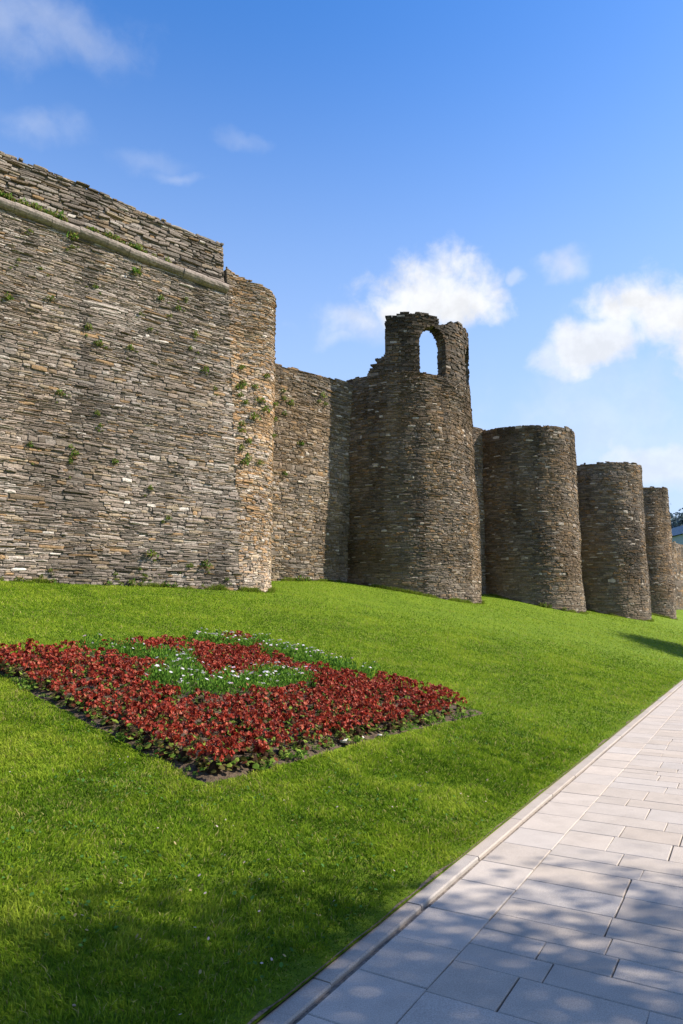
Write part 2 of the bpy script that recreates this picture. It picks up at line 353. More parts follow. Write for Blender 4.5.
def shell(mb,S,s0,s1,bot,top,thick,ns=40,nh=20,depth=-.008):
    s=np.linspace(s0,s1,ns); B=bot(s);Tt=top(s)
    k=np.linspace(0,1,nh); SS=np.repeat(s,nh); HH=(B[:,None]+(Tt-B)[:,None]*k[None]).ravel()
    P,Nn=S(SS,HH); Fp=P+Nn*depth; Bp=P-Nn*thick
    m=ns*nh; g=grid_faces(ns,nh)
    fr=[g,g[:,::-1]+m]
    e=np.arange(ns-1); tb=np.c_[e*nh+nh-1,(e+1)*nh+nh-1,(e+1)*nh+nh-1+m,e*nh+nh-1+m]
    f=np.arange(nh-1); l=np.c_[f,f+1,f+1+m,f+m]; q=(ns-1)*nh; r=np.c_[q+f,q+f+m,q+f+1+m,q+f+1]
    mb.add(np.concatenate([Fp,Bp]),fr+[tb,l,r],(1,1,1),1)
def poly_cap(mb,pts,z):
    V=[(x,y,z) for x,y in pts]; c=np.mean(np.array(V),0); V.append(c); n=len(pts)
    i=np.arange(n); mb.add(V,[np.c_[i,(i+1)%n,np.full(n,n)]],(1,1,1),1)
MATS=[M_STONE,M_MORTAR]
GZ=2.57
# ---- large bastion on the left -----------------------------------------------------
P0=np.array([-9.1,18.6]);P1=np.array([-3.35,23.1]); FD=(P1-P0)/np.linalg.norm(P1-P0); FN=np.array([FD[1],-FD[0]])   # outward normal
BAT=.9/11
def S_face(s,h):
    s=np.asarray(s,float);h=np.asarray(h,float)
    bl=(fbm(s*.5,h*.5,2.,2)-.5)*.10
    x=P0[0]+FD[0]*s-FN[0]*(BAT*(h-2.6)-bl); y=P0[1]+FD[1]*s-FN[1]*(BAT*(h-2.6)-bl)
    nz=np.full_like(s,BAT); Nn=np.c_[np.full_like(s,FN[0]),np.full_like(s,FN[1]),nz]; Nn/=np.linalg.norm(Nn,axis=1)[:,None]
    return np.c_[x,y,h],Nn
STR=lambda s:13.70-.058*(np.asarray(s)+.5)         # height of the string course
ptop=lambda s:15.50-.058*(np.asarray(s)+.5)+(fbm(np.asarray(s)*2.2,7.,1.,3)-.5)*.08
foot=lambda S:(lambda s:(lambda P:H(P[:,0],P[:,1])-.12)(S(np.atleast_1d(s),np.full(np.size(s),2.6))[0]))
bastion=empty('stone_bastion',(-6,21,2.6),label='tall grey slate bastion at the left with battered face, string course and rounded ochre corner',category='bastion')
R_END=lambda h:7.30-(h-2.6)*.0245
b=MB(); add_stones(b,S_face,-9,7.40,foot(S_face),lambda s:STR(s)-.10,'face',.060,.27,(.0,.038),keep=lambda s,h:s<R_END(h),gap=.0048)
S_fw=lambda s,h:S_face(np.asarray(s)*R_END(np.asarray(h))/7.3,h)
shell(b,S_fw,-9,7.31,lambda s:foot(S_face)(s)-.3,lambda s:STR(s)-.05,1.0,60,24); o=link('battered_face',b,MATS); reloc(o,bastion)
def S_par(s,h):
    P,Nn=S_face(s,h); return P-Nn*.03,Nn
b=MB(); add_stones(b,S_par,-9,6.92,lambda s:STR(s)+.2,ptop,'face',.105,.34,(.0,.09),gap=.012,tilt=.06,gain=.78)
shell(b,S_par,-9,6.88,lambda s:STR(s)-.04,lambda s:ptop(s)-.10,1.0,60,6)
# right end of the parapet
def S_pe(s,h):
    s=np.asarray(s,float);h=np.asarray(h,float); P,Nn=S_par(np.full_like(s,6.9),h); P=P-np.c_[FN[0]*s,FN[1]*s,0*s]
    return P,np.tile(np.array([FD[0],FD[1],0]),(len(s),1))
add_stones(b,S_pe,0,.95,lambda s:STR(6.9)+.1+0*s,lambda s:ptop(6.9)+0*s,'face',.1,.3,(.0,.05),gain=.78)
o=link('parapet',b,MATS); reloc(o,bastion)
# string course: rounded moulding in dressed lengths
b=MB(); s=-9.0
while s<6.9:
    e=min(s+RNG.uniform(.7,1.25),7.0); off=RNG.normal(0,.008); r=.165+RNG.normal(0,.006); segs=5; ring=[]
    for q in range(segs+1):
        ss=s+.003+(e-s-.006)*q/segs
        P,Nn=S_face([ss],[float(STR(ss))+off]); P=P[0];Nn=Nn[0]
        for a in np.linspace(-PI*.62,PI*.55,9):
            rr=r*(1+RNG.normal(0,.025)); ring.append(P+Nn*(.03+rr*math.cos(a)*1.15)+np.array([0,0,rr*math.sin(a)+.04]))
    V=np.array(ring); b.add(V,[grid_faces(segs+1,9)[:,::-1],np.array([list(range(9))[::-1]]),np.array([[segs*9+i for i in range(9)]])],np.array((1,1,1))*RNG.uniform(.8,1.12)); s=e
P,Nn=S_face(np.array([-9,7.0]),np.array([float(STR(-9))+.09,float(STR(7.0))+.09]))
o=link('string_course',b,[M_MOULD]); reloc(o,bastion)
# rounded corner
RC=2.2; AC=P1-FN*RC; h0=math.atan2(FN[1],FN[0])      # angle of the outward normal at the start of the curve
def S_arc(s,h):
    s=np.asarray(s,float);h=np.asarray(h,float)
    th=np.clip(s/RC,0,PI/2); ex=np.maximum(s-RC*PI/2,0); a=h0+th
    nx,ny=np.cos(a),np.sin(a); tx,ty=-np.sin(a),np.cos(a)
    wgt=1-sst(.1,.95,th); bt=BAT*(h-2.6)*wgt; bl=(fbm(s*.8,h*.5,9.,2)-.5)*.08
    x=AC[0]+(RC+bl)*nx-FN[0]*bt+tx*ex; y=AC[1]+(RC+bl)*ny-FN[1]*bt+ty*ex
    # start edge follows the leaning edge of the flat face
    sh=(h-2.6)*.0245*wgt; x=x-FD[0]*sh; y=y-FD[1]*sh
    return np.c_[x,y,h],np.c_[nx,ny,np.full_like(nx,.0)]
atop=lambda s:14.22-.30*np.minimum(np.asarray(s),2.2)+(fbm(np.asarray(s)*2.5,3.,1.,3)-.5)*.14
ae=RC*PI/2+3.2
b=MB(); add_stones(b,S_arc,-.02,ae,foot(S_arc),lambda s:np.maximum(atop(s),13.2),'corner',.060,.17,(.0,.035),gap=.005)
shell(b,S_arc,0,ae,lambda s:foot(S_arc)(s)-.3,lambda s:np.maximum(atop(s),13.2)-.08,.6,50,20)
o=link('rounded_corner',b,MATS); reloc(o,bastion)
b=MB(); A_,_=S_arc(np.linspace(0,ae,20),np.full(20,13.3)); Fp,_=S_face(np.linspace(-9,6.8,6),np.full(6,13.3))
pts=[tuple(p[:2]-np.array([FN[0],FN[1]])*.3) for p in Fp]+[tuple(p[:2]*.97+AC*.03) for p in A_]
bk=A_[-1][:2]; pts+= [tuple(bk-FD*3)]+[tuple(Fp[0][:2]-FN*6.0)]
poly_cap(b,pts,12.9); o=link('walkway',b,[M_STONE,M_LAWN]); reloc(o,bastion)
# ---- curtain walls ------------------------------------------------------------------
def curtain(p,q,ztop,zdir,label,style='curtain',detail=(.075,.22),gain=1.0,lowtop=None):
    p=np.array(p,float);q=np.array(q,float);L=np.linalg.norm(q-p);d=(q-p)/L;nrm=np.array([d[1],-d[0]])
    def S(s,h):
        s=np.asarray(s,float);h=np.asarray(h,float);bl=(fbm(s*.4,h*.5,5.,2)-.5)*.12
        return np.c_[p[0]+d[0]*s+nrm[0]*bl,p[1]+d[1]*s+nrm[1]*bl,h],np.tile(np.array([nrm[0],nrm[1],.0]),(len(s),1))
    top=lambda s:ztop+(zdir-ztop)*np.asarray(s)/L+(fbm(np.asarray(s)*1.8,p[0],1.,3)-.5)*.22
    e=empty('curtain_wall',((p[0]+q[0])/2,(p[1]+q[1])/2,2.6),label=label,category='wall')
    b=MB(); add_stones(b,S,0,L,foot(S),top,style,detail[0],detail[1],(.0,.04),gain=gain,gap=.006)
    o=link('masonry',b,MATS); reloc(o,e)
    b=MB(); shell(b,S,0,L,lambda s:foot(S)(s)-.3,lambda s:top(s)-.09,3.6,max(6,int(L*2)),12); o=link('rubble_core',b,MATS); reloc(o,e)
    return S
D=np.array((.749,.662))
c0=np.array([-2.9,31.])
S_c1=curtain(c0-D*3.0,c0+D*8.6,13.38,13.35,'weathered curtain wall between the rounded ochre corner and the tower with the arched window')
# ---- round towers -------------------------------------------------------------------
def tower(c,zb,zt,Rb,Rt,label,style='tower',hm=.075,wm=.24,phi=(-105,120),gain=1.0,tn=.12):
    c=np.array(c,float); Rm=(Rb+Rt)/2
    def S(s,h):
        s=np.asarray(s,float);h=np.asarray(h,float); a=s/Rm; R=Rb+(Rt-Rb)*np.clip((h-zb)/(zt-zb),-.2,1.5)+(fbm(s*.5,h*.45,c[0],2)-.5)*.26
        nx,ny=np.sin(a),-np.cos(a); return np.c_[c[0]+R*nx,c[1]+R*ny,h],np.c_[nx,ny,np.full_like(nx,(Rb-Rt)/(zt-zb))]
    top=lambda s:zt+(fbm(np.asarray(s)*1.6,c[0],2.,3)-.5)*tn*2.2+(fbm(np.asarray(s)*.35,c[0],8.,2)-.5)*.4
    e=empty('round_tower',(c[0],c[1],float(H(*c))-0.2),label=label,category='tower')
    s0,s1=[math.radians(v)*Rm for v in phi]
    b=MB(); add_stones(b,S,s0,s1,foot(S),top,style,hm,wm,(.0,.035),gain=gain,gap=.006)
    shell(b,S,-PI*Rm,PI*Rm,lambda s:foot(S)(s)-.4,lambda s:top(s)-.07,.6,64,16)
    o=link('tower_body',b,MATS); reloc(o,e)
    b=MB(); poly_cap(b,[(c[0]+(Rt-.3)*math.cos(a),c[1]+(Rt-.3)*math.sin(a)) for a in np.linspace(0,2*PI,33)[:-1]],zt-.25)
    o=link('tower_top',b,[M_STONE,M_LAWN]); reloc(o,e)
    return e,S,Rm
T1,S_t1,R1=tower((3.05,37),2.6,13.62,4.26,3.90,'tallest round stone tower, crowned by a ruined wall with an arched window',hm=.060,wm=.20)
T2,S_t2,R2=tower((11.2,42.7),2.1,12.87,3.32,3.22,'broad flat-topped round tower directly right of the one with the arched window',hm=.075,wm=.23)
T3,S_t3,R3=tower((19,51.5),1.65,12.6,3.21,3.22,'middle flat-topped round tower, third tower counting from the arched window one',hm=.09,wm=.27)
T4,S_t4,R4=tower((25.2,60),1.75,12.6,2.92,2.94,'slender-looking round tower near the right edge, fourth from the arched window one',hm=.10,wm=.30)
T5,S_t5,R5=tower((49.6,97),2.5,11.6,3.8,3.7,'farthest and lowest-looking round tower, cut off by the right edge',hm=.2,wm=.5)
curtain((3.25,37.2),(11.2,43.0),13.2,12.9,'narrow strip of wall seen between the arched window tower and the tower right of it')
curtain((11.2,43.0),(19,51.8),12.7,12.5,'wall joining the second and third round towers',detail=(.12,.4))
curtain((19,51.8),(25.2,60.3),12.5,12.4,'wall joining the third and fourth round towers',detail=(.14,.45))
curtain((25.2,60.3),(34,80),12.4,11.9,'wall running back behind the fourth round tower','tower',detail=(.18,.5))
curtain((34,80),(49.6,97.3),11.8,11.3,'most distant wall, reaching the farthest tower','tower',detail=(.2,.5))
b=MB()
# ---- ruined wall with arched windows on top of the first tower
def prof(ph):
    p=[(-34,13.4),(-28,13.45),(-24,13.95),(-20.5,14.35),(-16,14.55),(-13.4,14.7),(-13.1,16.45),(-11.5,16.6),(-6,16.7),(0,16.78),(10,16.85),(20,16.8),(26,16.65),(31,16.4),(36,16.45),(42,16.75),(55,16.9),(80,16.9),(92,16.9),(104,16.6),(110,15.6),(118,14.6),(125,13.8)]
    return np.interp(ph,[a for a,_ in p],[v for _,v in p])
def inwin(ph,z):
    ph=np.asarray(ph,float);z=np.asarray(z,float)
    def w(a0,a1,zs,zt):
        c=(a0+a1)/2;hw=(a1-a0)/2*math.radians(1)*3.6; x=(ph-c)*math.radians(1)*3.6; rise=hw*1.45; sp=zt-rise
        return (z>zs)&(np.abs(x)<hw)&((z<sp)|(((x/hw)**2+((z-sp)/rise)**2)<1))
    return w(12.6,34.0,13.5,16.2)|w(62,84,13.9,16.1)
TC=np.array((3.05,37.0)); RO=3.90; RI=3.30
def cyl(ph,R,z):
    a=np.radians(ph); return np.c_[TC[0]+R*np.sin(a),TC[1]-R*np.cos(a),z]
def blk(p0,p1,z0,z1,r0,r1,j): 
    v=[]
    for z in (z0,z1):
        for (p,r) in ((p0,r1),(p1,r1),(p1,r0),(p0,r0)): v.append(cyl(np.array([p]),r,np.array([z]))[0])
    v=np.array(v); return v+RNG.normal(0,j,v.shape)
BF=np.array([[0,3,2,1],[4,5,6,7],[0,1,5,4],[1,2,6,5],[2,3,7,6],[3,0,4,7]])
b=MB()
z=13.45
while z<17:
    hh=.085*math.exp(RNG.normal(0,.22))
    for layer,(ra,rb) in enumerate(((RI,RI+.32),(RI+.34,RO+.03))):
        ph=-36+RNG.uniform(-3,0)
        while ph<126:
            w=3.2*math.exp(RNG.normal(0,.4)); p0,p1=ph,ph+w; ph+=w
            # trim to window jambs
            zc=z+hh/2; g=np.linspace(p0,p1,9); iw=inwin(g,np.full(9,zc))
            if iw.all(): continue
            if iw.any():
                k=g[~iw]; p0,p1=k.min(),k.max()
            if p0<-13.1<p1 and zc>14.65: p0=-13.1+RNG.uniform(-.4,.4)
            if p1-p0<.7: continue
            pm=(p0+p1)/2
            if zc>prof(pm)+RNG.normal(0,.04): continue
            V=blk(p0+.12,p1-.12,z+.004,z+hh-.004,ra+RNG.uniform(-.03,.03),rb+RNG.uniform(-.05,.03),.006)
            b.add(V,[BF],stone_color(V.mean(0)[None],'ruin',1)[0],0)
    z+=hh
dz=.12;dp=1.6
for p in np.arange(-34,122,dp):
    for z in np.arange(13.35,17,dz):
        cs_=[(p,z),(p+dp,z),(p,z+dz),(p+dp,z+dz)]
        if any(q[1]>prof(q[0])-.06 for q in cs_) or inwin([q[0] for q in cs_],[q[1] for q in cs_]).any(): continue
        b.add(blk(p,p+dp,z,z+dz,RI+.05,RO-.05,0),[BF],(1,1,1),1)
o=link('ruined_window_wall',b,MATS); reloc(o,T1)

# ------------------------------------------------------------------ weeds in the walls
def leaf_clump(n,r,hgt,cols,lsz,up=.5,seed=0):
    g=np.random.default_rng(seed); mb=MB()
    for i in range(n):
        d=g.normal(0,1,3); d/=np.linalg.norm(d); p=d*r*g.random()**.5; p[2]=abs(p[2])*hgt/r
        a=g.normal(0,1,3); a[2]+=up; a/=np.linalg.norm(a); t=np.cross(a,g.normal(0,1,3)); t/=np.linalg.norm(t)
        L=lsz*g.uniform(.6,1.4); W=L*g.uniform(.35,.6); c=np.array(cols[g.integers(len(cols))])*g.uniform(.75,1.3)
        V=[p-a*L*.5,p+t*W*.5,p+a*L*.5+t*0,p-t*W*.5]; mb.add(V,[np.array([[0,1,2,3]])],c)
    return mb.mesh('weed_leaves')
WG=[(.10,.19,.025),(.07,.15,.02),(.16,.21,.03),(.22,.21,.06),(.17,.13,.05)]
weeds=[leaf_clump(60,.10,.10,WG,.055,1,i) for i in range(4)]
for m in weeds: m.materials.append(M_LEAF)
def weed(S,s,h,sc_,label,group,out=.05):
    P,Nn=S(np.array([s]),np.array([h])); p=P[0]+Nn[0]*out
    o=bpy.data.objects.new('wall_weed',weeds[RNG.integers(4)]); COL.objects.link(o); o.location=p
    o.scale=(sc_*RNG.uniform(.8,1.2),)*2+(sc_*RNG.uniform(.7,1.4),); o.rotation_euler=(0,0,RNG.uniform(0,6)); o['label']=label;o['category']='weed';o['group']=group
FW=[(RNG.uniform(-3,7),RNG.uniform(2.8,13)) for _ in range(0)]+[(0.35,13.08),(1.57,13.3),(1.58,13.0),(3.61,12.8),(0.06,12.02),(0.68,11.97),(2.33,11.89),(3.8,11.4),(4.49,12.14),(5.13,11.97),(5.39,12.4),(4.84,11.63),(2.47,10.0),(3.49,10.09),(5.75,11.22),(5.57,10.62),(1.0,11.08),(-0.15,10.73),(1.74,6.57),(2.5,7.73),(2.6,7.36),(1.75,6.14),(0.64,6.42),(1.89,6.38),(3.08,6.3),(4.2,5.59),(4.21,3.52),(3.9,3.08),(6.06,3.27),(5.54,3.25),(6.81,2.88),(1.31,2.92),(3.15,2.9),(4.06,2.88),(4.79,4.72),(6.49,9.38),(2.15,10.42),(4.15,10.96),(6.12,9.95),(1.4,8.14)]
for i,(s,h) in enumerate(FW):
    big=i in (1,3,26,28); 
    if i==3: weed(S_face,s,h,2.6,'largest green weed on the grey left wall, just under the string course','',.05); bpy.data.objects[-1] if 0 else None
    else: weed(S_face,s,h,2.1 if big else RNG.uniform(.8,1.5),'small green weed tuft rooted in the joints of the grey battered left wall','weeds rooted in the joints of the grey left wall')
for s,h in list(FW):
    for k in range(2):
        s2,h2=s+RNG.normal(0,.16),h-abs(RNG.normal(0,.2))
        if s2<7.0: weed(S_face,s2,max(h2,2.75),RNG.uniform(.35,.75),'small green weed tuft rooted in the joints of the grey battered left wall','weeds rooted in the joints of the grey left wall',.03)
for k in range(16): weed(S_face,RNG.uniform(-2,7.1),2.62,RNG.uniform(.8,1.5),'leafy weed at the grass line under the grey left wall','weeds at the foot of the grey left wall',.10)
for i in range(46):
    s=RNG.choice([RNG.uniform(-.9,1.3),RNG.uniform(2.1,4.4),RNG.uniform(-5,5.2)],p=[.38,.34,.28]); 
    weed(S_par,s,float(STR(s))+.21,RNG.uniform(1.2,2.2),'yellow-green tuft growing on the ledge of the string course','tufts on the string course ledge',.09)
for s,h in [(.25,9.6),(.3,9.35),(.5,9.1),(.45,9.75),(.9,9.8),(1.1,9.3),(1.3,9.0),(.8,8.6),(.35,8.3),(.3,8.05),(.55,7.7),(2.0,9.4),(2.2,8.9),(1.9,8.2),(.28,7.4),(.5,7.1),(.35,6.9),(1.4,10.3),(.4,10.4),(1.0,7.0)]:
    weed(S_arc,s,h,RNG.uniform(1.3,2.4),'green weed clinging to the rounded ochre corner','weeds on the rounded corner')
for s,h in [(0.26,12.03),(0.3,11.65),(0.33,10.94),(2.61,12.3),(2.8,11.93),(2.36,11.99),(1.28,9.68),(0.4,8.12),(0.67,11.49)]:
    weed(S_c1,s+3,h,RNG.uniform(1.4,2.2),'green weed high on the curtain wall left of the arched window tower','weeds on the curtain wall')
for s in (1.1,1.3,1.55,1.8): 
    P,_=S_c1(np.array([s+3.]),np.array([3.])); weed(S_c1,s+3,float(H(*P[0,:2]))+.02,1.6,'leafy weed at the grass line under the curtain wall','weeds at the foot of the curtain wall',.12)
for s in (-.1,.1,.35,1.2):
    P,_=S_t2(np.array([s]),np.array([2.3])); weed(S_t2,s,float(H(*P[0,:2]))+.02,1.8,'leafy weed at the foot of the tower right of the arched window tower','weeds at the foot of the second tower',.12)
for o in COL.objects:
    if o.get('group')=='' : del o['group']

# ------------------------------------------------------------------ flower bed
BED=np.array([(-4.80,9.20),(-1.04,5.72),(2.16,10.42),(-2.04,14.32)])
def inbed(x,y,m=0.):
    x=np.asarray(x);y=np.asarray(y);ok=np.ones(x.shape,bool)
    for i in range(4):
        a=BED[i];c=BED[(i+1)%4];e=c-a;e=e/np.linalg.norm(e); dist=-(e[1]*(x-a[0])-e[0]*(y-a[1])); ok&=dist>m
    return ok
def bq(s,t): return (1-s)*(1-t)*BED[0]+s*(1-t)*BED[1]+s*t*BED[2]+(1-s)*t*BED[3]
k=np.linspace(-.012,1.012,70); A_,B_=np.meshgrid(k,k,indexing='ij')
P=np.array([bq(a,c) for a,c in zip(A_.ravel(),B_.ravel())])
ed=np.minimum(np.minimum(A_,1-A_),np.minimum(B_,1-B_)).ravel()
zb=H(P[:,0],P[:,1])-.012+.07*sst(0,.06,ed)+(fbm(P[:,0]*6,P[:,1]*6,1.)-.5)*.05*sst(0,.03,ed)
b=MB(); b.add(np.c_[P,zb],[grid_faces(70,70)]); link('flower_bed_soil',b,[M_SOIL],kind='structure')
def bedz(x,y): return float(H(x,y))+.05
RED=[(.33,.036,.017),(.25,.024,.012),(.42,.11,.055),(.14,.015,.010),(.35,.055,.026)]
BLF=[(.12,.10,.03),(.10,.17,.02),(.20,.27,.04),(.14,.04,.02),(.15,.20,.035),(.06,.06,.015)]
def begonia(seed,flw=38):
    g=np.random.default_rng(seed); mb=MB()
    mb.add([(.055*math.cos(q),.055*math.sin(q),0) for q in np.linspace(0,6.283,9)[:-1]]+[(.035*math.cos(q),.035*math.sin(q),.06) for q in np.linspace(0,6.283,9)[:-1]]+[(0,0,.09)],[np.array([[i,(i+1)%8,8+(i+1)%8,8+i] for i in range(8)]),np.array([[8+i,8+(i+1)%8,16] for i in range(8)])],(.05,.025,.014),0)
    for i in range(26):
        a=g.uniform(0,6.283); r=.125*g.random()**.6; z=g.uniform(.01,.115)*(1.1-r/.16); nrm=np.array([math.cos(a)*.6,math.sin(a)*.6,1])+g.normal(0,.3,3); nrm/=np.linalg.norm(nrm)
        t=np.cross(nrm,[0.3,1,0]);t/=np.linalg.norm(t);q=np.cross(nrm,t);R=g.uniform(.018,.032); c=np.array(BLF[g.integers(6)])*g.uniform(.7,1.25); p=np.array([r*math.cos(a),r*math.sin(a),z])
        mb.add([p+R*(math.cos(x)*t+math.sin(x)*q)+nrm*(.006*math.cos(2*x)) for x in np.linspace(0,6.283,7)[:-1]],[np.array([[0,1,2,3,4,5]])],c,0)
    heads=[]
    for k in range(8):
        a=g.uniform(0,6.283); r=.105*g.random()**.5; heads.append(np.array([r*math.cos(a),r*math.sin(a),.095+.08*(1-(r/.12)**2)+g.uniform(-.02,.025)]))
    for i in range(flw):
        hd=heads[i%8]; dn=g.normal(0,1,3); dn[2]=abs(dn[2])*.8; dn/=np.linalg.norm(dn); p=hd+dn*.024; c=np.array(RED[g.integers(5)])*g.uniform(.75,1.25)
        t0=np.cross(dn,g.normal(0,1,3)); t0/=np.linalg.norm(t0); t1=np.cross(dn,t0)
        for k in range(4):
            an=k*PI/2+g.uniform(-.3,.3); d=t0*math.cos(an)+t1*math.sin(an)+dn*g.uniform(.1,.8); d/=np.linalg.norm(d); t=np.cross(d,dn); t/=np.linalg.norm(t); L=g.uniform(.020,.030)
            mb.add([p,p+d*L*.6+t*L*.55,p+d*L,p+d*L*.6-t*L*.55],[np.array([[0,1,2,3]])],c*g.uniform(.8,1.15),1)
        if g.random()<.12: mb.add([p+dn*.012+np.array(v)*.007 for v in ((1,0,0),(0,1,0),(-1,0,0),(0,-1,0))],[np.array([[0,1,2,3]])],(.62,.42,.22),1)
    return mb
begs=[begonia(i) .mesh('begonia') for i in range(6)]+[begonia(9,8).mesh('begonia'),begonia(10,14).mesh('begonia')]
for m in begs: m.materials.append(M_LEAF); m.materials.append(M_PETAL)
LINES=[([(-2.6,12.6),(-2.0,12.95),(-1.45,13.45)],.22),([(-.95,12.65),(-.45,12.2),(.2,11.9)],.36),
       ([(-3.5,10.35),(-3.05,10.45),(-2.7,10.3)],.27),([(-2.5,10.6),(-2.2,9.9),(-2.1,9.4)],.22),([(-2.1,8.8),(-1.7,8.7),(-1.38,9.05),(-1.06,9.5),(-.8,10.1)],.30)]
def dseg(p,a,c):
    a=np.array(a);c=np.array(c);t=np.clip(np.dot(p-a,c-a)/np.dot(c-a,c-a),0,1);return np.linalg.norm(p-a-t*(c-a))
def ingreen(p): return any(dseg(p,l[i],l[i+1])<w*1.25 for l,w in LINES for i in range(len(l)-1))
def bloom(seed,nf):
    g=np.random.default_rng(seed+50); mb=MB(); GL=[(.09,.20,.022),(.06,.15,.018),(.16,.29,.035),(.12,.23,.025)]
    for i in range(110):
        a=g.uniform(0,6.283); el=g.uniform(.1,1.5); r=.13*g.uniform(.5,1); p=np.array([r*math.cos(a)*math.cos(el),r*math.sin(a)*math.cos(el),.02+1.6*r*math.sin(el)])
        d=p/np.linalg.norm(p)+g.normal(0,.35,3)+[0,0,.4]; d/=np.linalg.norm(d); t=np.cross(d,g.normal(0,1,3));t/=np.linalg.norm(t); L=g.uniform(.03,.055)
        mb.add([p,p+d*L*.5+t*L*.2,p+d*L,p+d*L*.5-t*L*.2],[np.array([[0,1,2,3]])],np.array(GL[g.integers(4)])*g.uniform(.8,1.2),0)
    for i in range(nf):
        a=g.uniform(0,6.283); r=.12*g.random()**.6; p=np.array([r*math.cos(a),r*math.sin(a),.225+.03*g.random()]); R=g.uniform(.014,.024); c=np.array((.62,.57,.60)) if g.random()<.75 else np.array((.60,.38,.46))
        nrm=np.array([g.normal(0,.3),-.35+g.normal(0,.3),1]);nrm/=np.linalg.norm(nrm);t=np.cross(nrm,[1,0,0]);t/=np.linalg.norm(t);q=np.cross(nrm,t)
        mb.add([p+R*(1 if k%2 else .7)*(math.cos(x)*t+math.sin(x)*q) for k,x in enumerate(np.linspace(0,6.283,9)[:-1])],[np.array([list(range(8))])],c,1)
    return mb
bls=[bloom(i,n).mesh('white_flower') for i,n in enumerate((0,1,1,2,3,5))]
for m in bls: m.materials.append(M_LEAF); m.materials.append(M_PETAL)
pos=[];tries=0
while tries<42000:
    tries+=1; p=bq(RNG.random(),RNG.random())
    if not inbed(p[0],p[1],.13+.05*RNG.random()): continue
    green=ingreen(p+RNG.normal(0,.05,2))
    # right-hand front edge is thin, bare soil shows
    dmin=.165 if not green else .17
    if pos and min((q[0]-p[0])**2+(q[1]-p[1])**2 for q,_ in pos)<dmin**2: continue
    if dseg(p,BED[1],BED[2])<.34 and RNG.random()<.75: continue
    if np.linalg.norm(p-BED[2])<.55: continue
    pos.append((p,green))
pos.sort(key=lambda q:q[0][1])
nb=0; stuffV=MB()
for p,g in pos:
    z=bedz(*p); sc_=RNG.uniform(.75,1.12)
    if g:
        nf=(3,4,5) if p[1]>12.2 or (p[1]<10.4 and p[0]>-2.3) else (0,1,2,3)
        o=bpy.data.objects.new('white_flowering_plant',bls[int(RNG.choice(nf))]); COL.objects.link(o); o.location=(p[0],p[1],z-.01); o.scale=(sc_*1.3,sc_*1.3,sc_*1.2); o.rotation_euler=(0,0,RNG.uniform(0,6))
        o['category']='flower'
        if p[1]>11.9: o['label']='dark green plant with small white flowers at the back of the red bed'; o['group']='white flowering plants along the back of the bed'
        elif p[0]<-2.45: o['label']='dark green plant with few white flowers in the left part of the red bed'; o['group']='white flowering plants at the left of the bed'
        else: o['label']='dark green plant with small white flowers in the middle of the red bed'; o['group']='white flowering plants in the middle of the bed'
    else:
        vi=int(RNG.integers(6)) if RNG.random()<.9 else int(RNG.integers(6,8)); rz=RNG.uniform(0,6.28)
        if nb<300:
            o=bpy.data.objects.new('red_begonia',begs[vi]); COL.objects.link(o); o.location=(p[0],p[1],z-.01); o.scale=(sc_,)*3; o.rotation_euler=(RNG.normal(0,.08),RNG.normal(0,.08),rz)
            o['category']='begonia'; o['label']='low begonia covered in red flowers planted in the front of the diamond bed'; o['group']='red begonias in the front of the flower bed'; nb+=1
        else:
            src=begonia(vi); V=np.concatenate(src.V)*sc_; ca,sa=math.cos(rz),math.sin(rz); V=V@np.array([[ca,sa,0],[-sa,ca,0],[0,0,1]])+[p[0],p[1],z-.01]
            k=0; 
            for vv,LL,SS,MM,CC in zip(src.V,src.L,src.S,src.M,src.C):
                pass
            off=stuffV.n; stuffV.V.append(V); stuffV.C.append(np.concatenate(src.C)); stuffV.L+= [l+off for l in src.L]; stuffV.S+=src.S; stuffV.M+=src.M; stuffV.n+=len(V)
print('plants',len(pos),'red individual',nb)
if stuffV.n: link('red_begonia_mass',stuffV,[M_LEAF,M_PETAL],kind='stuff',label='red begonias filling the farther half of the diamond bed',category='begonias')
# seedlings and small weeds along the bare rim of the bed
sd=[leaf_clump(26,.05,.045,[(.13,.24,.03),(.09,.18,.02),(.20,.27,.05)],.035,.6,70+i) for i in range(3)]
for m in sd: m.materials.append(M_LEAF)
for i in range(120):
    k=RNG.random(); side=RNG.choice(3,p=[.45,.45,.1]); a0,a1=((0,1),(1,2),(2,3))[side]; p=BED[a0]+(BED[a1]-BED[a0])*k; cen=BED.mean(0); p=p+(cen-p)*RNG.uniform(.01,.09)
    if False: continue
    o=bpy.data.objects.new('seedling',sd[RNG.integers(3)]); COL.objects.link(o); o.location=(p[0],p[1],float(H(*p))+.035); q=RNG.uniform(.6,1.4); o.scale=(q,q,q); o.rotation_euler=(0,0,RNG.uniform(0,6))
    o['category']='seedling'; o['label']='tiny green seedling on the bare soil rim of the flower bed'; o['group']='seedlings along the rim of the flower bed'
